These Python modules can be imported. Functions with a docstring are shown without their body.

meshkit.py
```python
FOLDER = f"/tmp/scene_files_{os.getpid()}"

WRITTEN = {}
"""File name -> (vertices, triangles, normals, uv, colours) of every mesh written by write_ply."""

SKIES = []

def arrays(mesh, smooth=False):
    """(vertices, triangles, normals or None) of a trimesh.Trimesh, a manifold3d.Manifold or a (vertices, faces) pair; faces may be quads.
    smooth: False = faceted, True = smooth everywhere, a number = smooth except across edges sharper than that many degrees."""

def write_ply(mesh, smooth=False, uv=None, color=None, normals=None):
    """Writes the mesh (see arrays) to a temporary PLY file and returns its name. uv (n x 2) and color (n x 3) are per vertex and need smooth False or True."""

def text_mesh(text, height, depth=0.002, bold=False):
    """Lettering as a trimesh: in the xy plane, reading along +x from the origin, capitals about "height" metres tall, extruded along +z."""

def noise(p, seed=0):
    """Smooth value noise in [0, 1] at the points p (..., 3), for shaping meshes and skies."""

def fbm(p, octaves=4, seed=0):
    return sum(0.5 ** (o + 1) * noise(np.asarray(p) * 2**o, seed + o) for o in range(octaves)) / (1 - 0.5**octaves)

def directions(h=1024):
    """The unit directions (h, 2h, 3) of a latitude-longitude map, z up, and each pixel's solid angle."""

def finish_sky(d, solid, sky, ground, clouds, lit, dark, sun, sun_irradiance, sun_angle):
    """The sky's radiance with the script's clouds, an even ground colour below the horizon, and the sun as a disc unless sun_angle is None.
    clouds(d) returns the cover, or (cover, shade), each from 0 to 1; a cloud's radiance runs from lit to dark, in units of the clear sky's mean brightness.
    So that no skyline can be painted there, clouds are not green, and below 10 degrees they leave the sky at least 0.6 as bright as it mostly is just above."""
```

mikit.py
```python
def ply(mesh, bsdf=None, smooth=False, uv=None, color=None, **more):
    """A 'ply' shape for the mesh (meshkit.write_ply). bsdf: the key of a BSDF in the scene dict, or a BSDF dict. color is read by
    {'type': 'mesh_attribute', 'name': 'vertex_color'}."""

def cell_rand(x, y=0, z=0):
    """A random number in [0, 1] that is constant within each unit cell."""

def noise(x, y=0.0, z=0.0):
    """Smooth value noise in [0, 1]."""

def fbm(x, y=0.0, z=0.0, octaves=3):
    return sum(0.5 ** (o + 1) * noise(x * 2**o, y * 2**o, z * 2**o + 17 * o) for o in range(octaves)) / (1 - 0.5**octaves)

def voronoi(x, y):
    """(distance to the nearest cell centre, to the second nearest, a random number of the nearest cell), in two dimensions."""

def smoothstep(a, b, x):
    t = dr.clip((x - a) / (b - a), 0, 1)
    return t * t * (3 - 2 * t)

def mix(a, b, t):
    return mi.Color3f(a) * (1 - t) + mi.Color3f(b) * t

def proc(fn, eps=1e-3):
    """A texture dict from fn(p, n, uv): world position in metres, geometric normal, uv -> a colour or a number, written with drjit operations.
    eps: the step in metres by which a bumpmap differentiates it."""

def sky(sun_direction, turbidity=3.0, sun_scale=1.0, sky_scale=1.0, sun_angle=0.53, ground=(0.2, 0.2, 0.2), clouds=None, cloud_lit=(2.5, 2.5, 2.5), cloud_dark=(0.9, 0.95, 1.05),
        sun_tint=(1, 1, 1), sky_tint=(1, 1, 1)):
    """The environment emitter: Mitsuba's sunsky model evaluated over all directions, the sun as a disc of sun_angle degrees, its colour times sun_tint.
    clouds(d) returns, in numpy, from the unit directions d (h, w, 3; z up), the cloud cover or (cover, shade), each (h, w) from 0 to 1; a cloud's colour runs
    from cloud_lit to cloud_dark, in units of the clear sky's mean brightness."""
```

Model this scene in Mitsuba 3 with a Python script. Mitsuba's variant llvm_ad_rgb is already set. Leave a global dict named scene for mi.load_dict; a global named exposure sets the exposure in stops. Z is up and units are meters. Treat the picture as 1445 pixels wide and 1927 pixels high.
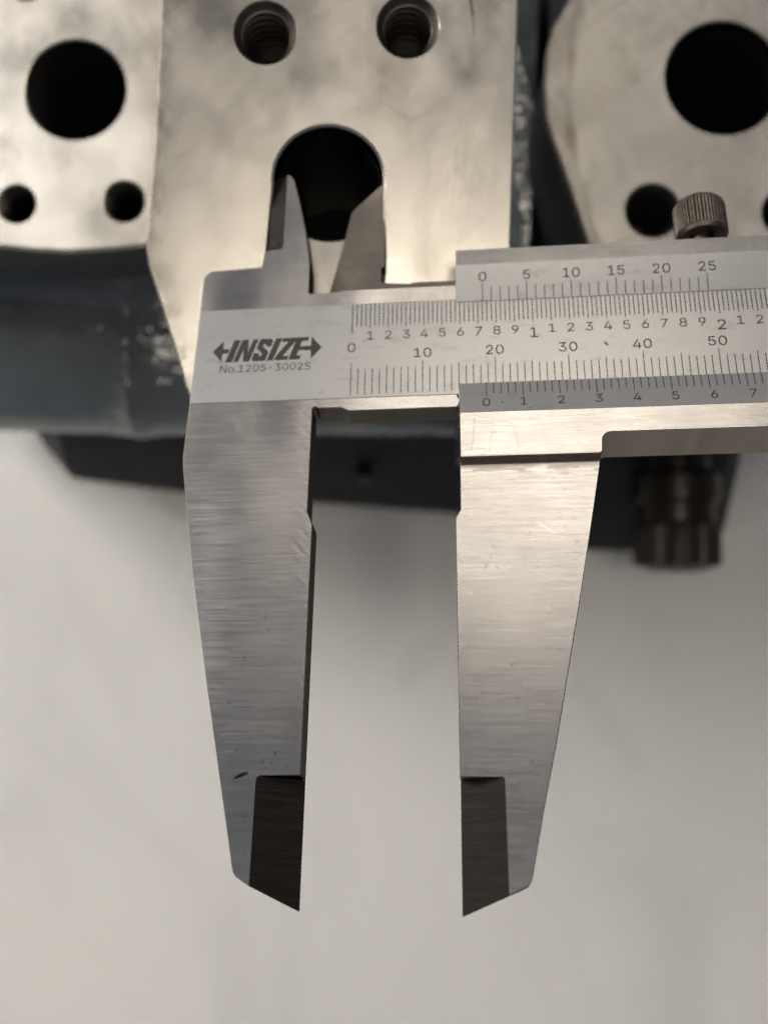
import math, numpy as np, trimesh, mitsuba as mi, mikit, meshkit
import drjit as dr
from mikit import noise, fbm, smoothstep, mix, proc
from shapely.geometry import Polygon, LineString

T = mi.ScalarTransform4f
MM = 0.001
TABLE = 215.0                       # the bench lies this far (mm) below the machined top face of the port block

# ------------------------------------------------------------------ camera, lamps, exposure
exposure = 0.17
EYE = np.array([0.0, -7.6412, 152.809 + TABLE]) * MM
AIM = np.array([0.0, 0.049938, -0.998752])
scene, labels = {}, {}
scene['camera'] = {'type': 'thinlens', 'fov': 2 * math.degrees(math.atan(722.5 / 1900.0)), 'fov_axis': 'x',
                   'to_world': T().look_at(origin=EYE.tolist(), target=(EYE + AIM).tolist(), up=[0, 0.998752, 0.049938]),
                   'aperture_radius': 0.00115, 'focus_distance': 0.127, 'near_clip': 0.01, 'far_clip': 20.0}
scene['room_light'] = {'type': 'constant', 'radiance': {'type': 'rgb', 'value': [0.13, 0.135, 0.148]}}
LAMPS = [  # direction from the caliper, distance (m), half width, half height, radiance, what it is
    ((0.00, 0.73, 0.68), 1.10, 0.20, 0.12, (3.35, 2.98, 2.52), 'warm white lamp panel beyond the bench, tilted towards the caliper'),
    ((0.00, -0.08, 1.0), 1.50, 0.17, 0.14, (14.6, 13.2, 11.1), 'warm white lamp panel hanging high above the bench'),
    ((-0.80, 0.42, 0.44), 0.95, 0.19, 0.175, (18.4, 17.8, 16.9), 'broad neutral white lamp panel added at the side to brighten the bench'),  # added side lamp, put in to brighten the bench top
]

# ------------------------------------------------------------------ frames: everything is drawn in millimetres
H = np.eye(4); H[:3, :3] *= MM; H[2, 3] = TABLE * MM                    # port block: x, y in its top face, z up
CO = np.array([-4.6473, 15.4737, 14.3824])
CA = np.array([0.99477, 0.019758, 0.100243]); CA /= np.linalg.norm(CA)
CB = np.array([0.016203, 0.938226, -0.345646]); CB -= CA * (CA @ CB); CB /= np.linalg.norm(CB)
CN = np.cross(CA, CB)
C = np.eye(4); C[:3, :3] = np.stack([CA, CB, CN], 1) * MM; C[:3, 3] = (CO + [0, 0, TABLE]) * MM   # caliper: u along the beam, v across it, w towards the eye

def place(m, frame):
    m = m.copy(); m.apply_transform(frame); return m

def put(key, m, bsdf, frame=C, smooth=False, uv=False, **props):
    m = m.copy()
    if uv:
        loc = m.metadata['uv']
        scene[key] = mikit.ply(place(m, frame), bsdf, smooth=smooth, uv=loc)
    else:
        scene[key] = mikit.ply(place(m, frame), bsdf, smooth=smooth)
    if props:
        labels[key] = props
    return key

def join(*ms): return trimesh.util.concatenate(list(ms))

# ------------------------------------------------------------------ mesh helpers
def inset(poly, d):
    """poly (n,2), counter-clockwise; moves edge i (from i to i+1) inwards by d[i]."""
    p = np.asarray(poly, float); n = len(p); d = np.broadcast_to(d, n)
    e = np.roll(p, -1, 0) - p; L = np.linalg.norm(e, axis=1); t = e / L[:, None]; nn = np.stack([-t[:, 1], t[:, 0]], 1)
    out = []
    for i in range(n):
        a, b = i - 1, i
        det = t[a, 0] * t[b, 1] - t[a, 1] * t[b, 0]
        if abs(det) < 0.05:
            out.append(p[i] + (nn[a] * d[a] + nn[b] * d[b]) / 2); continue
        pa, pb = p[i] + nn[a] * d[a], p[i] + nn[b] * d[b]
        s = ((pb - pa)[0] * t[b, 1] - (pb - pa)[1] * t[b, 0]) / det
        out.append(pa + s * t[a])
    return np.array(out)

def area(p):
    p = np.asarray(p); q = np.roll(p, -1, 0); return 0.5 * np.sum(p[:, 0] * q[:, 1] - p[:, 1] * q[:, 0])

def plate(outer, top, bottom, bevel=0.0, holes=(), hole_bevel=None, lower_bevel=None):
    """A slab with chamfered rims. top / bottom: heights (numbers or functions of x, y); bevel: number or one per edge."""
    ft = top if callable(top) else (lambda x, y: np.full(len(x), float(top)))
    fb = bottom if callable(bottom) else (lambda x, y: np.full(len(x), float(bottom)))
    loops = []
    o = np.asarray(outer, float); bv = np.broadcast_to(bevel, len(o)).astype(float)
    if area(o) < 0:
        o = o[::-1]; bv = np.roll(bv[::-1], -1)
    loops.append((o, bv))
    for h in holes:
        h = np.asarray(h, float)
        if area(h) > 0: h = h[::-1]
        loops.append((h, np.full(len(h), float(np.max(bevel) if hole_bevel is None else hole_bevel))))
    V, Fc, UV, at = [], [], [], 0
    tops, bots = [], []
    for p, b in loops:
        q = inset(p, b); n = len(p); i = np.arange(n); j = (i + 1) % n
        bm = np.maximum(b, np.roll(b, 1))
        zt = ft(q[:, 0], q[:, 1]); zt2 = ft(p[:, 0], p[:, 1]) - bm; zb = fb(p[:, 0], p[:, 1])
        r1 = np.c_[q, zt]; r2 = np.c_[p, zt2]; r3 = np.c_[p, zb]
        run = np.concatenate([[0], np.cumsum(np.linalg.norm(np.diff(p, axis=0), axis=1))])
        for lo, hi, a, b_ in ((r2, r1, -0.2, 0.0), (r3, r2, -5.0, -0.2)):
            UV.append(np.vstack([np.c_[run, np.full(n, a)], np.c_[run, np.full(n, b_)]]))
            V.append(np.vstack([lo, hi])); Fc.append(np.vstack([np.c_[i, j, j + n], np.c_[i, j + n, i + n]]) + at); at += 2 * n
        tops.append(q); bots.append(p)
    for rings, f, up in ((tops, ft, True), (bots, fb, False)):
        v, t = trimesh.creation.triangulate_polygon(Polygon(rings[0], rings[1:]), engine='earcut')
        v = np.asarray(v); t = np.asarray(t)
        cr = np.cross(v[t[:, 1]] - v[t[:, 0]], v[t[:, 2]] - v[t[:, 0]])
        flip = (cr < 0) == up
        t[flip] = t[flip][:, ::-1]
        UV.append(v[:, :2]); V.append(np.c_[v, f(v[:, 0], v[:, 1])]); Fc.append(t + at); at += len(v)
    m = trimesh.Trimesh(np.vstack(V), np.vstack(Fc), process=False); m.metadata['uv'] = np.vstack(UV)
    return m

def prism_u(section, u0, u1):
    """A closed (v, w) outline run along u."""
    s = np.asarray(section, float); s = s if area(s) > 0 else s[::-1]; n = len(s); i = np.arange(n); j = (i + 1) % n
    a = np.c_[np.full(n, u0), s]; b = np.c_[np.full(n, u1), s]
    v, t = trimesh.creation.triangulate_polygon(Polygon(s), engine='earcut'); v = np.asarray(v); t = np.asarray(t)
    cr = np.cross(v[t[:, 1]] - v[t[:, 0]], v[t[:, 2]] - v[t[:, 0]]); t[cr < 0] = t[cr < 0][:, ::-1]
    V = [a, b, np.c_[np.full(len(v), u0), v], np.c_[np.full(len(v), u1), v]]
    F_ = [np.c_[i, j, j + n], np.c_[i, j + n, i + n]]
    F_ = [f[:, ::-1] for f in F_]
    F_ += [t[:, ::-1] + 2 * n, t + 2 * n + len(v)]
    m = trimesh.Trimesh(np.vstack(V), np.vstack(F_), process=False); m.fix_normals(); return m

def box(x0, x1, y0, y1, z0, z1, b=0.0):
    return plate([(x0, y0), (x1, y0), (x1, y1), (x0, y1)], z1, z0, b)

def circle(cx, cy, r, n=96):
    a = np.arange(n) * 2 * math.pi / n; return np.c_[cx + r * np.cos(a), cy + r * np.sin(a)]

def lathe(profile, n=96, ribs=0, amp=0.0, rib_rings=()):
    """profile: (radius, z) points; open surface round z, faces towards rising profile's outside."""
    a = np.arange(n) * 2 * math.pi / n; V = []
    for k, (r, z) in enumerate(profile):
        rr = np.full(n, float(r))
        if k in rib_rings: rr = rr - amp * (1 - np.abs(np.sin(a * ribs / 2)) ** 0.7)
        V.append(np.c_[rr * np.cos(a), rr * np.sin(a), np.full(n, float(z))])
    i = np.arange(n); j = (i + 1) % n; F_ = []
    for k in range(len(profile) - 1):
        F_ += [np.c_[i + k * n, j + k * n, j + (k + 1) * n], np.c_[i + k * n, j + (k + 1) * n, i + (k + 1) * n]]
    return trimesh.Trimesh(np.vstack(V), np.vstack(F_), process=False)

def arc(cx, cy, r, a0, a1, n=8):
    a = np.radians(np.linspace(a0, a1, n)); return [(cx + r * math.cos(t), cy + r * math.sin(t)) for t in a]

# ------------------------------------------------------------------ materials
ox, oy, oz = (float(x) for x in C[:3, 3])
def cal(p):
    d = p - mi.Point3f(ox, oy, oz)
    u = (d.x * CA[0] + d.y * CA[1] + d.z * CA[2]) * 1000
    v = (d.x * CB[0] + d.y * CB[1] + d.z * CB[2]) * 1000
    return mi.Float(u), mi.Float(v)
def hou(p):
    return mi.Float(p.x * 1000), mi.Float(p.y * 1000)
def stroke(x, y, a, b, w):
    """1 on a scratch from a to b, w mm wide, thinning to its ends."""
    ax, ay, bx, by = *a, *b; L2 = (bx - ax) ** 2 + (by - ay) ** 2
    t = dr.clip(((x - ax) * (bx - ax) + (y - ay) * (by - ay)) / L2, 0, 1)
    d = dr.sqrt(dr.square(x - ax - t * (bx - ax)) + dr.square(y - ay - t * (by - ay)))
    return 1 - smoothstep(0.35 * w, w, d + 0.5 * w * dr.abs(t - 0.5))
def brushed(base, depth=0.3, seed=0.0, edge=0.21):
    def fn(p, n, uv):
        u, v = cal(p)
        wob = v + 0.25 * noise(u * 0.3, v * 0.5, seed)
        s = fbm(u * 0.11 + seed, wob * 4.4, seed, octaves=3)
        f = noise(u * 0.55, wob * 11.0, seed + 9)
        blot = fbm(u * 0.13 + 0.5 * noise(v * 0.3, seed), v * 0.17 + 0.6 * noise(u * 0.21, seed + 1), seed + 3, octaves=5)
        k = 1 + depth * ((s - 0.5) * 0.8 + (f - 0.5) * 0.7) + 0.26 * (blot - 0.5)
        pit = smoothstep(0.86, 0.93, noise(u * 3.1, v * 3.1, seed + 5))
        k = k * (1 - 0.25 * pit)
        c = mi.Color3f(*base) * k
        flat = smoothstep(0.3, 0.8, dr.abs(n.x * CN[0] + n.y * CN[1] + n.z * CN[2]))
        c = c * mix((edge, edge * 0.92, edge * 0.82), (1.0, 1.0, 1.0), flat)   # the narrow sides are darker and browner
        c = c * (1 - 0.42 * (1 - flat) * smoothstep(-10.3, -10.65, v) * smoothstep(-11.6, -11.2, v) * smoothstep(14.5, 15.0, u))  # shadow at the slider's step put into the side colour
        mark = stroke(u, v, (-20.9, -18.7), (-19.8, -17.9), 0.13)
        mark = dr.maximum(mark, stroke(u, v, (-20.8, -20.2), (-18.6, -18.9), 0.13))
        mark = dr.maximum(mark, stroke(u, v, (-19.6, -28.9), (-18.7, -28.1), 0.12))
        mark = dr.maximum(mark, stroke(u, v, (-21.9, -13.9), (-21.3, -13.5), 0.10))
        mark = dr.maximum(mark, stroke(u, v, (24.7, -19.7), (27.0, -21.3), 0.14))
        c = mix(c, (0.95, 0.9, 0.82), 0.8 * mark)
        dark = stroke(u, v, (-12.35, -51.75), (-10.95, -51.15), 0.34)
        dark = dr.maximum(dark, 0.6 * stroke(u, v, (-7.75, -48.9), (-7.55, -48.8), 0.22))
        dark = dr.maximum(dark, 0.5 * stroke(u, v, (17.0, -5.0), (16.6, -9.8), 0.12))
        dark = dr.maximum(dark, 0.45 * stroke(u, v, (19.4, -5.6), (19.0, -9.4), 0.10))
        dark = dr.maximum(dark, 0.4 * stroke(u, v, (22.0, -6.0), (22.8, -9.6), 0.10))
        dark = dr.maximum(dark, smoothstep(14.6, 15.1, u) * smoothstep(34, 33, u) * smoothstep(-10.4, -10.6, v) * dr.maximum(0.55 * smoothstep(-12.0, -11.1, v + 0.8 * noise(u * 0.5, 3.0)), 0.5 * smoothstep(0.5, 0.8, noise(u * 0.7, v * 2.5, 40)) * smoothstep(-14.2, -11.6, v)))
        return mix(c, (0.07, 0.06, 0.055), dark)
    return fn
def brush_rough(a, seed=0.0):
    def fn(p, n, uv):
        u, v = cal(p)
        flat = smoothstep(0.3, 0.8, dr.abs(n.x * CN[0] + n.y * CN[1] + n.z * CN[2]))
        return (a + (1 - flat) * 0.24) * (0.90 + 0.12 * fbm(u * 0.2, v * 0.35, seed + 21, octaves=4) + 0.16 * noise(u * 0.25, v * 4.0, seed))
    return fn
def brush_bump(p, n, uv):
    u, v = cal(p)
    d, e = u * 0.75 + v * 0.66, v * 0.75 - u * 0.66
    mill = noise(d * 2.1, e * 0.45, 5.0) * smoothstep(0.40, 0.60, fbm(u * 0.11, v * 0.09, 13.0)) * smoothstep(2.0, -2.0, u)
    wave = (0.34 * noise(u * 0.15, v * 0.060, 31.0)) * (1 - 0.8 * smoothstep(0.0, 12.0, u))
    return (wave + 0.0013 * noise(u * 0.25, v * 4.5, 2.0) + 0.0009 * noise(u * 0.5, v * 10.0, 3.0) + 0.010 * mill) * MM
def steel(name, base, au, av, seed, depth=0.3, bump=True, edge=0.21):
    b = {'type': 'roughconductor', 'distribution': 'beckmann', 'material': 'none', 'specular_reflectance': proc(brushed(base, depth, seed, edge)),
         'alpha_u': proc(brush_rough(au, seed)), 'alpha_v': proc(brush_rough(av, seed))}
    if bump:
        b = {'type': 'bumpmap', 'arbitrary': proc(brush_bump, eps=6e-5), 'scale': 1.0, 'bsdf': b}
    scene[name] = {'type': 'twosided', 'bsdf': b}
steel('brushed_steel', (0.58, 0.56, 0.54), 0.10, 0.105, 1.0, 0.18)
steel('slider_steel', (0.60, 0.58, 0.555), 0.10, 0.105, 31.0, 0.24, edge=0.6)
steel('shaded_steel', (0.165, 0.145, 0.128), 0.34, 0.38, 55.0, 0.18)  # darkened steel, shade behind the beam put into its colour
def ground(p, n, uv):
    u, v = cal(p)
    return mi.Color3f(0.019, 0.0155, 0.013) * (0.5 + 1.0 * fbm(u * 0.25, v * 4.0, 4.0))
scene['ground_dark_reflection'] = {'type': 'twosided', 'bsdf': {'type': 'principled', 'base_color': proc(ground), 'roughness': 0.6, 'specular': 0.08}}  # near-black base colour stands in for the bevels' dark reflection

def satin(p, n, uv):
    u, v = cal(p)
    g = noise(u * 9, v * 9, 3.0)
    c = mi.Color3f(0.50, 0.497, 0.488) * (0.94 + 0.07 * g + 0.06 * fbm(u * 0.2, v * 0.3, 8.0))
    sp = dr.maximum(stroke(u, v, (1.70, 8.55), (1.74, 8.6), 0.2), stroke(u, v, (35.0, 6.75), (35.35, 6.35), 0.3))
    sp = dr.maximum(sp, dr.maximum(stroke(u, v, (20.7, -2.55), (20.76, -2.6), 0.2), stroke(u, v, (24.3, -3.6), (24.5, -3.6), 0.16)))
    sp = dr.maximum(sp, 0.7 * stroke(u, v, (-2.0, 4.05), (-1.96, 4.05), 0.13))
    sp = dr.maximum(sp, 0.7 * stroke(u, v, (-18.3, 12.3), (-18.26, 12.3), 0.12))
    wear = smoothstep(0.62, 0.85, fbm(u * 0.5, v * 1.2, 12.0)) * 0.12
    return mix(c * (1 - wear), (0.05, 0.045, 0.04), 0.85 * sp)
scene['satin_chrome'] = {'type': 'twosided', 'bsdf': {'type': 'principled', 'base_color': proc(satin), 'metallic': 0.88, 'roughness': 0.36, 'specular': 0.5}}
scene['black_ink'] = {'type': 'twosided', 'bsdf': {'type': 'principled', 'base_color': {'type': 'rgb', 'value': [0.03, 0.027, 0.025]}, 'roughness': 0.6}}
scene['logo_ink'] = {'type': 'twosided', 'bsdf': {'type': 'principled', 'base_color': {'type': 'rgb', 'value': [0.028, 0.022, 0.018]}, 'roughness': 0.5}}
scene['rust_dirt'] = {'type': 'twosided', 'bsdf': {'type': 'principled', 'base_color': proc(lambda p, n, uv: mix((0.03, 0.018, 0.012), (0.10, 0.055, 0.03), fbm(p.x * 3000, p.y * 3000, p.z * 3000))), 'roughness': 0.9}}

def machined(base, seed, edge=None):
    def fn(p, n, uv):
        x, y = hou(p)
        sw = x * 0.80 + y * 0.6; sx = y * 0.8 - x * 0.6
        cloud = fbm(x * 0.09 + seed + 0.9 * noise(x * 0.1, y * 0.1, seed + 11), y * 0.07 + 0.9 * noise(x * 0.12, y * 0.09, seed + 12), seed, octaves=5)
        lines = noise(sw * 0.10, sx * 2.1, seed + 2) * 0.45 + noise(sw * 2.4, sx * 0.13, seed + 4) * 0.35 + noise(sw * 0.3, sx * 5.0, seed + 7) * 0.2
        lap = noise(dr.sqrt(dr.square(x + 8.6) + dr.square(y - 52)) * 2.6, dr.atan2(y - 52, x + 8.6) * 3, seed + 6)
        k = 1.05 + 0.45 * (cloud - 0.5) + 0.22 * (lines - 0.5) + 0.07 * (lap - 0.5)
        c = mi.Color3f(*base) * k
        st = smoothstep(0.45, 0.85, fbm(x * 0.2 + noise(x * 0.4, y * 0.4, seed + 41), y * 0.17 + noise(x * 0.37, y * 0.41, seed + 43), seed + 30, octaves=6))
        c = mix(c, mi.Color3f(base[0] * 0.62, base[1] * 0.58, base[2] * 0.53), 0.32 * st)
        if edge is not None:
            c = mix(c, (0.16, 0.13, 0.10), edge(x, y))
        return c
    return fn
def block_edge(x, y):
    rim = x + 36.6 - 0.042 * dr.maximum(y - 42, 0) - 0.27 * dr.maximum(42 - y, 0)
    e = (1 - smoothstep(0.5, 5.5, rim + 1.5 * noise(x * 0.3, y * 0.15, 77.0))) * smoothstep(0.30, 0.70, fbm(x * 0.7, y * 0.45, 71.0, octaves=5)) * 0.5
    crack = stroke(x, y, (12.6, 83), (13.5, 76), 0.5) + 0.5 * stroke(x, y, (13.5, 76.5), (13.7, 73.0), 0.35)
    return dr.clip(e + 0.75 * crack, 0, 0.8)
def flange_edge(x, y):
    d = dr.abs(x - 36.5 - 0.006 * dr.square(y - 85))
    return 0.62 * (1 - smoothstep(0.0, 3.0, d + 2.4 * noise(x * 0.4, y * 0.12, 15.0))) * (0.5 + 0.8 * fbm(x * 0.5, y * 0.3, 16.0, octaves=4)) + 0.30 * smoothstep(1.5, -1.5, x - 36.5 - 0.006 * dr.square(y - 85)) * (0.4 + noise(x * 0.6, y * 0.4, 19.0))
def cloudy(a, seed):
    def fn(p, n, uv):
        x, y = hou(p); return a * (0.72 + 0.56 * fbm(x * 0.16, y * 0.12, seed + 50, octaves=3))
    return fn
def block_bump(p, n, uv):
    x, y = hou(p)
    return (0.009 * fbm(x * 0.22 + y * 0.1, y * 0.16 - x * 0.05, 4.0, octaves=4) + 0.0018 * noise(x * 2.6, y * 1.2, 6.0)) * MM
def cast(name, base, seed, alpha, edge=None):
    scene[name] = {'type': 'twosided', 'bsdf': {'type': 'bumpmap', 'arbitrary': proc(block_bump, eps=1.5e-4), 'scale': 1.0,
        'bsdf': {'type': 'roughconductor', 'distribution': 'beckmann', 'material': 'none', 'specular_reflectance': proc(machined(base, seed, edge)), 'alpha': proc(cloudy(alpha, seed))}}}
cast('block_steel', (0.60, 0.565, 0.51), 2.0, 0.145, block_edge)
cast('flange_steel', (0.58, 0.55, 0.50), 5.0, 0.22)
cast('edge_steel', (0.58, 0.55, 0.50), 8.0, 0.23, flange_edge)
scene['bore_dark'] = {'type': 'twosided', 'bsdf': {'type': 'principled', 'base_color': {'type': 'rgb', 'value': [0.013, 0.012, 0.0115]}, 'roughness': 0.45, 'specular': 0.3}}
def thread_colour(p, n, uv):
    x, y, z = p.x * 1000, p.y * 1000, p.z * 1000 - TABLE
    r = mi.Float(99.0)
    for tx, ty in ((-18.15, 73.25), (3.64, 74.2)):
        r = dr.minimum(r, dr.sqrt(dr.square(x - tx) + dr.square(y - ty + 0.08 * (z - 2.5))))
    crest = smoothstep(3.95, 3.62, r)                       # light on the crests and shade in the roots, put into the colour
    return mix((0.035, 0.03, 0.028), (0.45, 0.40, 0.36), crest)
scene['thread_dark'] = {'type': 'twosided', 'bsdf': {'type': 'roughconductor', 'material': 'none', 'specular_reflectance': proc(thread_colour), 'alpha': 0.3}}
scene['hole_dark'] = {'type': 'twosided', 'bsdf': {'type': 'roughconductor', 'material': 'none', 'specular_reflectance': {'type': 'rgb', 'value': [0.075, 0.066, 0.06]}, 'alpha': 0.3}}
scene['chamfer_brown'] = {'type': 'twosided', 'bsdf': {'type': 'roughconductor', 'material': 'none', 'specular_reflectance': proc(lambda p, n, uv: mix((0.09, 0.075, 0.065), (0.17, 0.145, 0.125), fbm(p.x * 900, p.y * 900, p.z * 900))), 'alpha': 0.38}}
def peel(p, n, uv):
    x, y, z = p.x * 1000, p.y * 1000, p.z * 1000
    rough = 0.35 + 1.25 * smoothstep(-82.0, -70.0, x)          # sanded smooth at one end, pebbled casting skin at the other
    return rough * (0.26 * noise(x * 0.33, y * 0.33, z * 0.33) + 0.17 * noise(x * 0.8, y * 0.8, z * 0.8) + 0.10 * noise(x * 1.7, y * 1.7, z * 1.7)) * MM
scene['grey_paint'] = {'type': 'twosided', 'bsdf': {'type': 'bumpmap', 'arbitrary': proc(peel, eps=3e-4), 'scale': 1.0, 'bsdf': {'type': 'principled', 'base_color': proc(lambda p, n, uv: mi.Color3f(0.086, 0.099, 0.108) * (0.75 + 0.5 * fbm(p.x * 120, p.y * 120, p.z * 120))), 'roughness': 0.20, 'specular': 0.95}}}
scene['dark_cast_iron'] = {'type': 'twosided', 'bsdf': {'type': 'bumpmap', 'arbitrary': proc(peel, eps=3e-4), 'scale': 0.5, 'bsdf': {'type': 'principled', 'base_color': proc(lambda p, n, uv: mi.Color3f(0.019, 0.0205, 0.024) * (0.6 + 0.8 * fbm(p.x * 70, p.y * 70, p.z * 70))), 'roughness': 0.5, 'specular': 0.14}}}
scene['dark_iron_plate'] = {'type': 'twosided', 'bsdf': {'type': 'principled', 'base_color': proc(lambda p, n, uv: mix((0.008, 0.0065, 0.006), (0.030, 0.022, 0.018), fbm(p.x * 90, p.y * 90, p.z * 90, octaves=4))), 'roughness': 0.5, 'specular': 0.2}}
scene['brown_fitting'] = {'type': 'twosided', 'bsdf': {'type': 'principled', 'base_color': proc(lambda p, n, uv: mix((0.008, 0.0055, 0.004), (0.021, 0.014, 0.009), fbm(p.x * 300, p.y * 300, p.z * 300))), 'metallic': 0.5, 'roughness': 0.32}}
scene['knurl_steel'] = {'type': 'twosided', 'bsdf': {'type': 'roughconductor', 'material': 'none', 'specular_reflectance': proc(lambda p, n, uv: mix((0.08, 0.068, 0.057), (0.17, 0.147, 0.125), fbm(p.x * 1500, p.y * 1500, p.z * 1500))), 'alpha': 0.22}}
def bench(p, n, uv):
    x, y = p.x, p.y
    wx, wy = x + 0.03 * noise(x * 21, y * 17, 3.0), y + 0.03 * noise(x * 19, y * 23, 6.0)
    c = mi.Color3f(0.74, 0.72, 0.685) * (0.96 + 0.07 * fbm(wx * 8, wy * 8, 2.0, octaves=5))
    c = c * (1 - 0.09 * smoothstep(0.45, 0.85, fbm(wx * 26 + wy * 9, wy * 13, 5.0, octaves=5)))
    s = stroke(x * 1000, y * 1000, (-92, -62), (-118, -8), 9.0) * 0.04 + stroke(x * 1000, y * 1000, (8, -50), (16, -38), 9.0) * 0.07 + stroke(x * 1000, y * 1000, (70, -52), (90, -80), 8.0) * 0.05
    return c * (1 - s)
scene['bench_top'] = {'type': 'twosided', 'bsdf': {'type': 'principled', 'base_color': proc(bench), 'roughness': 0.5, 'specular': 0.35}}
scene['lamp_housing'] = {'type': 'twosided', 'bsdf': {'type': 'principled', 'base_color': {'type': 'rgb', 'value': [0.6, 0.6, 0.6]}, 'roughness': 0.5}}

# ------------------------------------------------------------------ setting: the workbench top
put('workbench', box(-900, 900, -700, 700, -40, 0, 2.0), 'bench_top', np.diag([MM, MM, MM, 1]), kind='structure', label='pale grey laminate bench top under the grey machine casting')

# lamps over the bench (outside the picture)
for k, (d, dist, hw, hh, rad, said) in enumerate(LAMPS):
    d = np.array(d) / np.linalg.norm(d); c = np.array([0, 0.03, 0.22]) + d * dist
    z = -d; x = np.cross([0, 0, 1] if abs(d[2]) < 0.95 else [0, 1, 0], z); x /= np.linalg.norm(x); y = np.cross(z, x)
    M4 = np.eye(4); M4[:3, 0], M4[:3, 1], M4[:3, 2], M4[:3, 3] = x, y, z, c
    name = 'lamp_panel' + ('' if k == 0 else '_%03d' % k)
    labels[name] = {'label': said, 'category': 'lamp'}
    q = trimesh.Trimesh([[-hw, -hh, 0], [hw, -hh, 0], [hw, hh, 0], [-hw, hh, 0]], [[0, 1, 2], [0, 2, 3]], process=False)
    scene[name + '__diffuser'] = {**mikit.ply(place(q, M4), 'lamp_housing'), 'emitter': {'type': 'area', 'radiance': {'type': 'rgb', 'value': list(rad)}}}
    scene[name + '__housing'] = mikit.ply(place(plate([(-hw - .02, -hh - .02), (hw + .02, -hh - .02), (hw + .02, hh + .02), (-hw - .02, hh + .02)], -0.004, -0.05, 0.004), M4), 'lamp_housing')

# ------------------------------------------------------------------ the machine casting with its machined pads
R0 = 'machine_casting'
labels[R0] = {'label': 'grey painted machine casting with bright machined steel pads, bores and threaded holes', 'category': 'machine part'}

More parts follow.
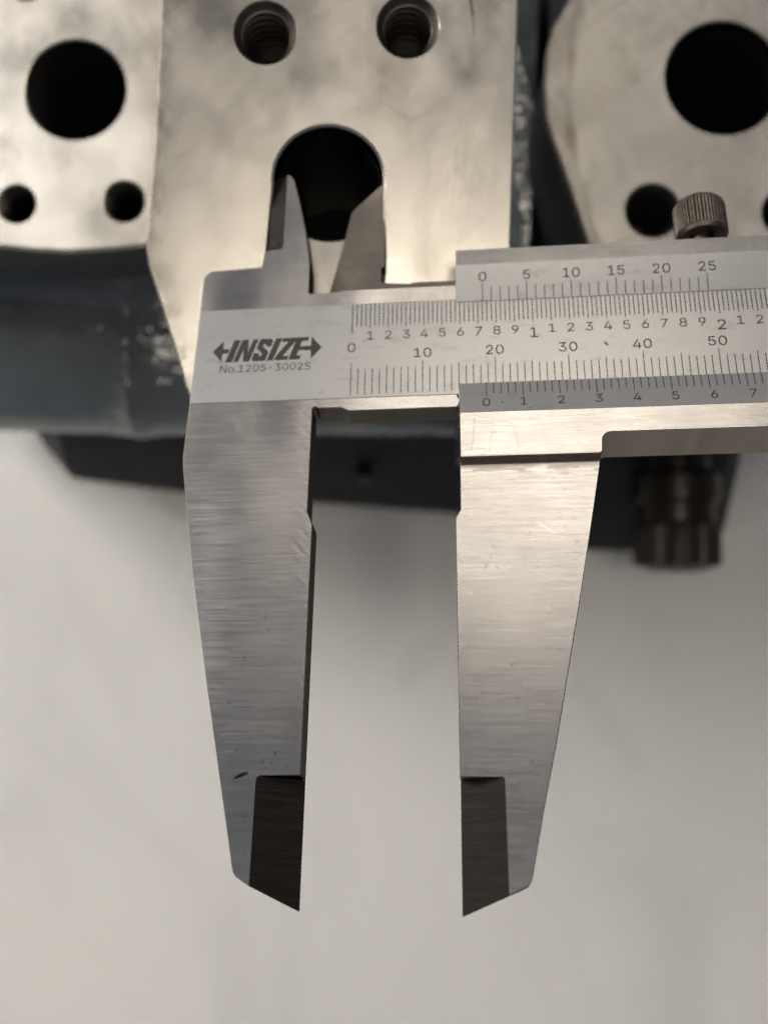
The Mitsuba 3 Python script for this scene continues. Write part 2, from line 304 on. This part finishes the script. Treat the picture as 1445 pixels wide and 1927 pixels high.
slot = [(-18.76, 25.78), (-18.37, 34.66), (-17.92, 39.95), (-17.15, 47.83), (-16.96, 50.73)] + [(-8.54 + 8.44 * math.cos(t), 51.0 + 8.2 * math.sin(t)) for t in np.radians(np.linspace(176, 4, 40))] + [(-0.12, 50.25), (-0.1, 39.56), (-0.1, 25.78)]
outline = [(-29.78, 17.32)] + slot[:] + [(18.76, 25.78), (19.45, 26.67), (19.5, 41.61), (19.94, 57.28), (20.51, 78.05), (20.83, 93.22), (20.5, 124.0), (-31.61, 124.0), (-33.09, 93.22), (-33.9, 80.49), (-35.0, 58.04), (-36.15, 44.73), (-36.6, 42.0), (-36.54, 39.85), (-36.18, 37.6), (-34.57, 32.7), (-31.52, 22.7), (-30.66, 19.52)]
taps = [(-18.15, 73.25), (3.64, 74.2)]
RAKE = 0.08                                    # the block's top face rises slightly away from the caliper
def rake(x, y): return RAKE * (y - 42.0)
TILT = trimesh.transformations.rotation_matrix(math.atan(RAKE), [1, 0, 0])
put(R0 + '__slotted_port_block', plate(outline[::-1], rake, -35, 0.35, [circle(x, y, 4.78) for x, y in taps], 0.12), 'block_steel', H, label='bright steel block with a round-ended slot and two threaded holes')
# floor of the slot with the bore that runs down through it
floor_poly = [(-18.6, 17.2), (-0.1, 17.2), (-0.1, 51.0), (-18.2, 51.0)]
bore_c, bore_r = (-8.54, 51.0), 8.3
fl = Polygon([(-17.9, 25.2), (-0.2, 25.2), (-0.2, 50), (-17.2, 50)]).difference(Polygon(circle(*bore_c, bore_r)))
fl = max(getattr(fl, 'geoms', [fl]), key=lambda g: g.area)
put(R0 + '__slot_floor', plate(np.array(fl.exterior.coords)[:-1], -2.9, -30, 0.25), 'block_steel', H)
def tube_down(cx, cy, r, z0, z1, n=96, cap=True):
    prof = [(r, z0), (r, z1)] + ([(0.001, z1)] if cap else [])
    m = lathe(prof, n); m.invert(); m.apply_translation([cx, cy, 0]); return m
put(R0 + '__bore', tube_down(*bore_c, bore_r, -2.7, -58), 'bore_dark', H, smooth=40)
for k, (x, y) in enumerate(taps):
    s = '' if k == 0 else '_%03d' % k
    prof = [(4.78, -0.12), (4.22, -0.95)]
    m = lathe(prof, 96); m.apply_transform(TILT); m.apply_translation([x, y, rake(x, y)])
    put(R0 + '__countersink' + s, m, 'chamfer_brown', H, smooth=True)
    n, turns, pitch = 72, 9, 2.0
    V, F_ = [], []
    per = 8
    for i in range(n + 1):
        a = 2 * math.pi * i / n
        for j in range(turns * per + 1):
            z = -0.95 - pitch * (j / per) ; ph = (j / per + i / n) % 1.0
            r = 4.20 - 0.60 * min(1.0, 1.35 * (1 - abs(2 * ph - 1))) if j else 4.22
            V.append((r * math.cos(a), r * math.sin(a), z))
    mrow = turns * per + 1
    for i in range(n):
        for j in range(mrow - 1):
            a0, a1, b0, b1 = i * mrow + j, i * mrow + j + 1, (i + 1) * mrow + j, (i + 1) * mrow + j + 1
            F_ += [(a0, b0, b1), (a0, b1, a1)]
    m = trimesh.Trimesh(V, F_, process=False); m.apply_transform(TILT); m.apply_translation([x, y, rake(x, y)])
    put(R0 + '__thread' + s, m, 'thread_dark', H, smooth=35)
    cap = trimesh.creation.cylinder(4.5, 1.0, sections=48); cap.apply_translation([x, y, -0.95 - turns * pitch + 2.0])
    put(R0 + '__hole_bottom' + s, cap, 'bore_dark', H)

ZF = -42
left_out = [(-130, 54.6), (-75.2, 54.3), (-68, 53.6), (-62, 53.3), (-55.4, 53.7), (-50, 54.1), (-46, 54.6), (-36.9, 55.4), (-36.4, 60), (-36.0, 82), (-36.0, 135), (-130, 135)]
lh = [(-60.9, 85.7, 10.05), (-72.1, 62.7, 3.75), (-51.0, 63.2, 4.05), (-71.0, 107.6, 3.8)]
put(R0 + '__side_flange', plate(left_out, ZF, ZF - 1.1, 0.4, [circle(*h, 80) for h in lh], 0.3), 'flange_steel', H)
right_out = [(37.1, 135), (37.1, 104.8), (33.4, 98.3), (32.2, 93.5), (31.7, 87), (31.9, 80.6), (32.8, 76.4), (34.2, 72.6), (39.8, 55.1), (41.3, 50.3), (48, 30), (60, 24), (140, 24), (140, 135)]
rh = [(67.0, 88.1, 11.45), (52.7, 61.4, 5.3), (79.2, 60.9, 5.0)]
put(R0 + '__side_flange_001', plate(right_out, ZF, ZF - 3.0, [0.5] * 14, [circle(*h, 80) for h in rh], 0.3), 'edge_steel', H, label='bright steel flange with a stained brown border')
for k, (o, dz) in enumerate(((left_out, 1.1), (right_out, 3.0))):
    q = inset(o, 1.2)
    put(R0 + '__flange_boss' + ('' if k == 0 else '_001'), plate(q, ZF - dz, ZF - (24 if k == 0 else 60), 0.0, [circle(h[0], h[1], h[2] + 0.4, 60) for h in (lh, rh)[k]], 0.0), 'dark_cast_iron', H)
kb = kh = 0
for hs in (lh, rh):
    for i, (x, y, r) in enumerate(hs):
        if i == 0:
            s = '_%03d' % (kb + 1); kb += 1
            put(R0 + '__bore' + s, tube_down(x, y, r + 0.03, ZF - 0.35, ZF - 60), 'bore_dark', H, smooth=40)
        else:
            s = '' if kh == 0 else '_%03d' % kh; kh += 1
            prof = [(r + 0.03, ZF - 0.3), (r - 0.6, ZF - 1.2)] + [(r - 0.6 - 0.4 * (q % 2), ZF - 1.2 - 0.7 * q) for q in range(1, 30)] + [(0.001, ZF - 22)]
            m = lathe(prof, 64); m.apply_translation([x, y, 0])
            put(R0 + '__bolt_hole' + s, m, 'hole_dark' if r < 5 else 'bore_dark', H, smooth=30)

# painted body: a swept front, hollow under the flanges' rims, with a soft corner near x = -62
def body_mesh():
    # (y, z) of the front from under the flange down to the undercut
    prof = np.array([(64, -66), (63.8, -74), (63.4, -84), (62.8, -90), (61.0, -94.5), (58.5, -96.8), (55.5, -97.0), (52.5, -96.5), (48, -96.3), (42, -97.5), (36, -99.5), (31, -102.5), (28.3, -105.5), (26.6, -109), (26.0, -113), (26.6, -118), (29.0, -122), (33, -126), (40, -130)])
    xs = np.concatenate([np.linspace(-150, -80, 8), np.linspace(-78, -40, 39), np.linspace(-38, 20, 20)])
    V = []
    for x in xs:
        turn = 6.5 * math.log(1 + math.exp(-abs(x + 64) / 3.0)) - 0.10 * max(0.0, -64 - x) - 0.16 * max(0.0, x + 64)
        for (y, z) in prof:
            w = math.exp(-((z + 101) / 14.0) ** 2)
            V.append((x, y - 0.55 * turn * w - 0.02 * (x + 64), z + 0.6 * turn * w))
    n = len(prof); F_ = []
    for i in range(len(xs) - 1):
        for j in range(n - 1):
            a, b = i * n + j, (i + 1) * n + j
            F_ += [(a, a + 1, b + 1), (a, b + 1, b)]
    return trimesh.Trimesh(V, F_, process=True)
bm = body_mesh()
put(R0 + '__painted_body', bm, 'grey_paint', H, smooth=True, label='glossy dark grey painted body with a pebbled surface')
put(R0 + '__painted_rib', plate([(20.5, 20), (33.0, 20), (34.0, 60), (34.6, 96), (37.0, 140), (20.5, 140)], lambda x, y: -66 - 0.22 * (x - 21) - 0.02 * (x - 21) ** 2 - 0.006 * np.maximum(0, 92 - y) ** 2, -130, 0.6), 'grey_paint', H)
put(R0 + '__body_core', box(-150, 150, 44, 150, -190, -128), 'dark_cast_iron', H)
# dark lower housing with a sloping front
lo = np.array([(-112, 30.0), (-104.6, 21.0), (-66.3, 16.4), (-21.5, 12.9), (24.1, 9.4), (60, -2.4), (66.1, -3.2), (81.8, -3.4), (112.0, 2.0), (117.3, 23.7), (118, 130), (-112, 130)])
hi = np.array([(-108, 38.0), (-100, 37.0), (-62, 35.0), (-20, 33.0), (22.0, 30.0), (52, 28.0), (60, 27.0), (76, 26.0), (104.0, 24.0), (108, 30.0), (110, 130), (-108, 130)])
mid = lo + (hi - lo) * np.array([0.16, 0.02] + [0] * 0)[0]
def loft(rings):
    n = len(rings[0][0]); i = np.arange(n); j = (i + 1) % n; V = np.vstack([np.c_[r, np.full(n, z)] for r, z in rings]); F_ = []
    for k in range(len(rings) - 1):
        F_ += [np.c_[i + k * n, j + k * n, j + (k + 1) * n], np.c_[i + k * n, j + (k + 1) * n, i + (k + 1) * n]]
    for k, up in ((0, False), (len(rings) - 1, True)):
        v, t = trimesh.creation.triangulate_polygon(Polygon(rings[k][0]), engine='earcut'); t = np.asarray(t)
        base = len(V); V = np.vstack([V, np.c_[v, np.full(len(v), rings[k][1])]]); F_.append((t if up else t[:, ::-1]) + base)
    return trimesh.Trimesh(V, np.vstack(F_), process=False)
put(R0 + '__lower_housing', loft([(lo + [0, 1.2], -183), (lo + [0, 0.8], -180), (hi, -150), (hi + [0, 14], -138)]), 'dark_cast_iron', H, smooth=25)
put(R0 + '__base_plate', loft([(lo + [0, 2.0], -195.5), (lo + [0, -0.2], -194), (lo + [0, -0.2], -184.5), (lo + [0, 0.8], -183.0)]), 'dark_iron_plate', H, smooth=25, label='brownish black plate along the foot of the casting')
put(R0 + '__foot', box(-90, 100, 34, 120, -TABLE, -195.5), 'dark_cast_iron', H)
hole = trimesh.creation.cylinder(2.6, 6, sections=40); hole.apply_transform(trimesh.transformations.rotation_matrix(math.radians(58), [1, 0, 0])); hole.apply_translation([-6.2, 20.5, -164.5])
put(R0 + '__plug_hole', hole, 'bore_dark', H)
fit = lathe([(0.001, -12.4), (7.6, -12.4), (9.6, -11.4), (12.6, -10.6), (13.0, -9.6), (13.0, 1.2), (12.4, 2.2), (11.6, 2.6), (11.6, 8), (12.9, 8.6), (13.2, 9.4), (13.2, 16.5), (12.4, 17.6), (10.6, 18.2), (10.6, 34)], 120, 40, 0.45, (4, 5))
fit.apply_transform(trimesh.transformations.rotation_matrix(math.radians(-90), [1, 0, 0])); fit.apply_translation([88.3, 2.0, -152])
put(R0 + '__pipe_fitting', fit, 'brown_fitting', H, smooth=30, label='dark brown stepped round pipe fitting')

# ------------------------------------------------------------------ the vernier caliper
K = 'vernier_caliper'
labels[K] = {'label': 'brushed steel vernier caliper laid over the slotted steel block, jaws part open', 'category': 'caliper'}
TH = -3.7
END = 130.0
E = 0.09
# beam
beam = [(-22.70, -0.30), (-4.84, -0.30), (-4.84, -1.55)] + [(-4.55, -1.84), (-4.2, -1.90), (-1.5, -1.90), (-1.1, -1.98), (-0.5, -2.32), (-0.1, -2.45)] + [(END, -2.45), (END, 17.45), (-1.85, 17.45), (-2.1, 17.30), (-2.35, 17.15), (-3.75, 17.10), (-3.75, 14.70), (-22.66, 14.70)]
bev = [E] * len(beam); bev[0] = bev[1] = 0; bev[13] = bev[14] = 0; bev[16] = E
bev[14] = 0; bev[15] = 0
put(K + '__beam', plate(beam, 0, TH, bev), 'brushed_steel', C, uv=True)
# fixed outside jaw
jaw = [(-22.70, -0.30), (-22.80, -6.6), (-22.86, -8.2), (-22.80, -9.6), (-22.59, -10.94), (-21.31, -18.28), (-19.58, -27.26), (-17.0, -39.47), (-14.85, -49.01), (-12.66, -58.7), (-12.0, -61.7), (-11.80, -62.35), (-11.45, -62.85), (-9.82, -63.86), (-9.80, -52.1), (-9.72, -51.72), (-9.45, -51.48), (-4.48, -51.42), (-4.48, -19.15), (-5.22, -17.35), (-5.22, -1.90), (-4.84, -1.55), (-4.84, -0.30)]
jb = [E] * len(jaw); jb[13] = 0.0; jb[-1] = jb[-2] = 0
jb[14] = jb[15] = jb[16] = 0.08
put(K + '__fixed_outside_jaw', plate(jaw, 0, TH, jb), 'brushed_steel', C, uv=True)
bl = [(-9.80, -63.86), (-4.48, -66.42), (-4.48, -51.50), (-9.45, -51.50), (-9.72, -51.74), (-9.80, -52.1)]
put(K + '__fixed_outside_jaw__ground_edge', plate(bl, lambda u, v: -0.05 - (u + 9.80) * 0.62, TH, 0.0), 'ground_dark_reflection', C, uv=True, label='ground measuring edge at the jaw tip, dark reflection put into its colour')
# fixed inside jaw
inn = [(-22.66, 14.70), (-22.60, 20.55), (-22.45, 20.95), (-21.70, 21.75), (-21.35, 21.95), (-14.25, 22.27), (-13.98, 22.45), (-13.90, 22.75), (-13.83, 24.91), (-13.3, 25.1), (-11.05, 25.40), (-10.85, 25.62), (-10.93, 39.40), (-10.62, 39.36), (-10.2, 38.95), (-9.77, 38.17), (-9.01, 35.24), (-7.62, 28.79), (-6.95, 24.6), (-6.68, 22.5), (-6.62, 17.45), (-6.45, 17.20), (-6.1, 17.10), (-3.75, 17.10), (-3.75, 14.70)]
ib = [E] * len(inn); ib[-1] = 0; ib[-2] = 0; ib[11] = 0.0; ib[10] = ib[9] = 0.03
put(K + '__fixed_inside_jaw', plate(inn, 0, TH, ib), 'brushed_steel', C, uv=True)
bi = [(-10.93, 39.40), (-10.85, 25.62), (-11.05, 25.45), (-13.3, 25.15), (-13.55, 39.2)]
put(K + '__fixed_inside_jaw__ground_edge', plate(bi, lambda u, v: -0.05 - np.clip(-10.9 - u, 0, 9) * 0.45, TH, 0.0), 'ground_dark_reflection', C, uv=True, label='ground measuring edge, dark reflection put into its colour')
# scale plate, a hair proud of the ledges
SP = 0.14
put(K + '__scale_face', plate([(-22.66, -0.55), (END, -0.55), (END, 14.9), (-22.58, 14.9)], SP, 0.0, 0.07), 'satin_chrome', C, label='satin chrome scale face with engraved black graduations')
INK = 0.035
def tick(u, v0, v1, w, z): return box(u - w / 2, u + w / 2, min(v0, v1), max(v0, v1), z - 0.01, z + INK)
mmt = [tick(u, -0.02, 5.03 if u % 10 == 0 else (4.47 if u % 5 == 0 else 4.04), 0.125, SP) for u in range(0, 126)]
put(K + '__scale_face__millimetre_graduations', join(*mmt), 'black_ink', C, kind='stuff')
it = []
for i in range(0, 195):
    u = i * 0.635
    lo_ = 10.03 if i == 0 else (10.62 if i % 40 == 0 else (10.75 if i % 4 == 0 else 11.05))
    it.append(tick(u, lo_, 14.86, 0.15, SP))
put(K + '__scale_face__inch_graduations', join(*it), 'black_ink', C, kind='stuff')
_glyph = {}
def text(s, h, u, v, z, slope=0.0, bold=False, wide=1.0, centre=True):
    key = (s, h, bold)
    if key not in _glyph: _glyph[key] = meshkit.text_mesh(s, h, depth=INK + 0.02, bold=bold)
    m = _glyph[key].copy(); V = np.array(m.vertices)
    lo_, hi_ = V.min(0), V.max(0)
    if centre: V[:, :2] -= (lo_[:2] + hi_[:2]) / 2
    V[:, 0] *= wide
    V[:, 0] += u; V[:, 1] += v
    V[:, 2] += z - 0.02 + slope * (V[:, 1] - v)
    m.vertices = V; return m
cnt = {}
def numeral(parent, s, h, u, v, z, slope=0.0, wide=1.1):
    k = cnt.get(parent, 0); cnt[parent] = k + 1
    put(parent + '__numeral' + ('' if k == 0 else '_%03d' % k), text(s, h, u, v, z, slope, False, wide), 'black_ink', C)
for i, s in enumerate(['0', '10', '20', '30', '40', '50', '60', '70']):
    numeral(K + '__scale_face', s, 1.45, 10 * i + (0 if i else -0.03), 7.55 if i == 0 else 6.30, SP)
for i in range(1, 27):
    big = i % 10 == 0
    numeral(K + '__scale_face', str(i // 10 if big else i % 10), 1.62 if big else 1.38, 2.54 * i + 0.06, 8.85 if big else 9.45, SP)
# maker's mark between two arrow heads, and the number below it
SH = 0.292
def skew(pts): return [(x + SH * (y - 5.97), y) for x, y in pts]
logo = [
    skew([(-18.12, 5.95), (-17.10, 5.95), (-17.12, 9.57), (-18.02, 9.57)]),
    skew([(-16.95, 5.97), (-16.22, 5.97), (-16.12, 8.0), (-15.55, 5.97), (-14.62, 5.97), (-14.55, 9.60), (-15.25, 9.60), (-15.35, 7.55), (-15.95, 9.60), (-16.85, 9.60)]),
    skew([(-12.12, 5.97), (-11.22, 5.97), (-11.12, 9.62), (-11.98, 9.62)]),
    skew([(-11.02, 5.99), (-9.18, 6.0), (-9.18, 6.62), (-10.05, 6.60), (-8.98, 9.0), (-8.95, 9.62), (-10.98, 9.58), (-10.98, 8.98), (-9.98, 9.0), (-11.02, 6.65)]),
    skew([(-8.98, 6.0), (-7.38, 6.0), (-7.38, 6.62), (-8.05, 6.62), (-8.05, 7.50), (-7.22, 7.50), (-7.22, 8.12), (-8.05, 8.12), (-8.05, 9.02), (-7.22, 9.02), (-7.22, 9.62), (-8.95, 9.62)]),
    [(-20.0, 7.78), (-18.55, 9.52), (-18.52, 8.14), (-17.60, 8.12), (-17.78, 7.40), (-18.60, 7.42), (-18.60, 5.97)],
    [(-4.3, 7.83), (-5.80, 9.68), (-5.82, 8.16), (-6.62, 8.14), (-6.80, 7.45), (-5.84, 7.44), (-5.80, 6.0)]]
sl = LineString(skew([(-12.72, 8.35), (-12.72, 9.20), (-13.85, 9.20), (-13.85, 8.15), (-12.78, 7.35), (-12.78, 6.36), (-13.98, 6.36), (-13.98, 7.25)])).buffer(0.405, cap_style=2, join_style=1)
logo.append(list(sl.exterior.coords)[:-1])
put(K + '__scale_face__arrow_mark', join(*[plate(p, SP + INK, SP - 0.01, 0) for p in logo]), 'logo_ink', C, label='bold slanted black lettering between two arrow heads')
nm = text('No.1205-3002S', 1.17, 0, 0, SP, centre=False)
V = np.array(nm.vertices); V[:, 0] = (V[:, 0] - V[:, 0].min()) / np.ptp(V[:, 0]) * 13.0 - 18.74; V[:, 1] += 4.26; nm.vertices = V
put(K + '__scale_face__number_line', nm, 'black_ink', C)

# slider
SW, SB = 1.3, -6.3
U0 = 15.05
sl_low = [(U0, -10.73), (33.0, -10.73), (33.32, -10.6), (33.45, -10.3), (33.55, -8.9)] + arc(34.75, -8.85, 1.2, 180, 92, 26)[1:] + [(36.0, -7.65), (END, -7.65), (END, -4.12), (U0, -4.12)]
lb = [E] * len(sl_low); lb[-2] = 0
S = K + '__slider'
put(S, plate(sl_low, SW, SB, lb), 'slider_steel', C, uv=True)
put(S + '__inner_cheek', box(U0 + 0.25, END, -4.12, -2.50, SB, 0.02), 'shaded_steel', C)
put(S + '__top_bar', plate([(U0 - 0.3, 19.9), (END, 19.9), (END, 22.67), (U0 - 0.3, 22.67)], lambda u, v: SW - 0.055 * (v - 19.9), SB, [0, E, E, E]), 'slider_steel', C, uv=True)
put(S + '__top_cheek', box(U0 + 0.25, END, 17.5, 19.9, SB, 0.02), 'shaded_steel', C)
put(S + '__metric_vernier_plate', prism_u([(0.95, 0.36), (0.95, 0.18), (-0.4, 0.17), (-0.6, 0.03), (-4.12, 0.03), (-4.12, SW + 0.0)], U0, END), 'satin_chrome', C, label='dark satin vernier plate with graduations 0 to 7')
put(S + '__inch_vernier_plate', prism_u([(14.35, 0.36), (14.35, 0.18), (14.85, 0.17), (15.0, 0.03), (19.9, 0.03), (19.9, SW + 0.0)], U0 - 0.3, END), 'satin_chrome', C, label='bright satin vernier plate with graduations 0 to 25')
SLm, SLi = -(SW - 0.36) / 5.07, (SW - 0.36) / 5.55
def wm(v): return 0.36 + SLm * (v - 0.95)
def wi(v): return 0.36 + SLi * (v - 14.35)
def slanted(m, f):
    V = np.array(m.vertices); V[:, 2] += f(V[:, 1]); m.vertices = V; return m
put(S + '__metric_vernier_plate__graduations', slanted(join(*[tick(18.70 + 0.98 * i, 0.93, -1.36 if i % 5 == 0 else -0.95, 0.125, 0.0) for i in range(51)]), wm), 'black_ink', C, kind='stuff')
put(S + '__inch_vernier_plate__graduations', slanted(join(*[tick(18.50 + 1.2446 * i, 14.37, 16.92 if i % 5 == 0 else 16.36, 0.125, 0.0) for i in range(26)]), wi), 'black_ink', C, kind='stuff')
for i in range(11):
    if i < 10: numeral(S + '__metric_vernier_plate', str(i), 1.30, 18.66 + 4.97 * i, -2.42, wm(-2.42), SLm)
for i in range(6):
    numeral(S + '__inch_vernier_plate', str(5 * i), 1.40, 18.56 + 6.23 * i, 17.98, wi(17.98), SLi)
# sliding outside jaw
sj = [(14.95, -10.55), (14.95, -17.6), (14.28, -19.0), (14.40, -51.55), (19.35, -51.62), (19.55, -51.75), (19.64, -52.1), (19.72, -64.45), (21.4, -63.75), (21.95, -63.45), (22.25, -63.0), (22.42, -62.4), (23.97, -55.35), (25.77, -47.78), (29.36, -30.93), (31.69, -19.28), (33.1, -12.0), (33.25, -10.55)]
sb = [E] * len(sj); sb[-1] = 0; sb[6] = 0; sb[3] = sb[4] = sb[5] = 0.08
for i in (7, 8, 9, 10, 11, 12, 13): sb[i] = 0.14
put(S + '__sliding_outside_jaw', plate(sj, 0, TH, sb), 'slider_steel', C, uv=True)
M = K + '__sliding_outside_jaw'
scene[M] = scene.pop(S + '__sliding_outside_jaw')
br = [(14.40, -66.72), (19.72, -64.45), (19.64, -52.1), (19.55, -51.77), (19.35, -51.66), (14.40, -51.6)]
put(M + '__ground_edge', plate(br, lambda u, v: -0.05 - np.clip(19.7 - u, 0, 9) * 0.62, TH, 0.0), 'ground_dark_reflection', C, uv=True, label='ground measuring edge at the jaw tip, dark reflection put into its colour')
# sliding inside jaw, set back behind the beam
si = [(40, 16.0), (-4.6, 16.0), (-4.55, 18.3), (-3.45, 23.34), (-2.27, 29.13), (-1.35, 34.3), (-0.9, 35.2), (0.38, 36.52), (3.3, 39.7), (4.05, 39.6), (4.05, 24.1), (3.55, 23.9), (3.55, 21.6), (3.75, 21.2), (7.75, 20.80), (7.95, 20.82), (8.2, 21.03), (40, 20.90)]
put(K + '__sliding_inside_jaw', plate(si[::-1], -2.0 - 1.75, -5.6, 0.08), 'shaded_steel', C, uv=True, label='inside jaw set back behind the beam, shade put into its dull brownish colour')
# dirt packed where the slider meets the beam
rng = np.random.default_rng(4)
clods = []
for k in range(46):
    m = trimesh.creation.icosphere(1, rng.uniform(0.05, 0.17)); m.vertices += rng.normal(0, 0.02, m.vertices.shape)
    m.apply_translation([U0 + rng.uniform(-0.32, 0.12), rng.uniform(-5.6, -2.3) if k > 8 else rng.uniform(-2.4, -0.6), rng.uniform(-2.2, 0.1) if k > 8 else 0.1]); clods.append(m)
put(K + '__dirt', join(*clods), 'rust_dirt', C, kind='stuff')
# knurled lock screw standing on the slider's top edge
LS = K + '__lock_screw'
hd = lathe([(0.001, 0), (2.55, 0), (2.65, 0.05), (3.1, 0.0), (3.35, 0.12), (3.62, 0.62), (3.78, 0.75), (3.78, 5.35), (3.62, 5.75), (3.1, 6.0), (0.001, 6.0)], 480, 46, 0.24, (6, 7))
RX = trimesh.transformations.rotation_matrix(math.radians(-90), [1, 0, 0])
hd.apply_transform(RX); hd.apply_translation([50.45, 25.1, -2.6])
put(LS + '__head', hd, 'knurl_steel', C, smooth=25)
sk = trimesh.creation.cylinder(1.7, 3.4, sections=48); sk.apply_transform(RX); sk.apply_translation([50.45, 23.9, -2.6])
put(LS + '__shank', sk, 'knurl_steel', C, smooth=40)
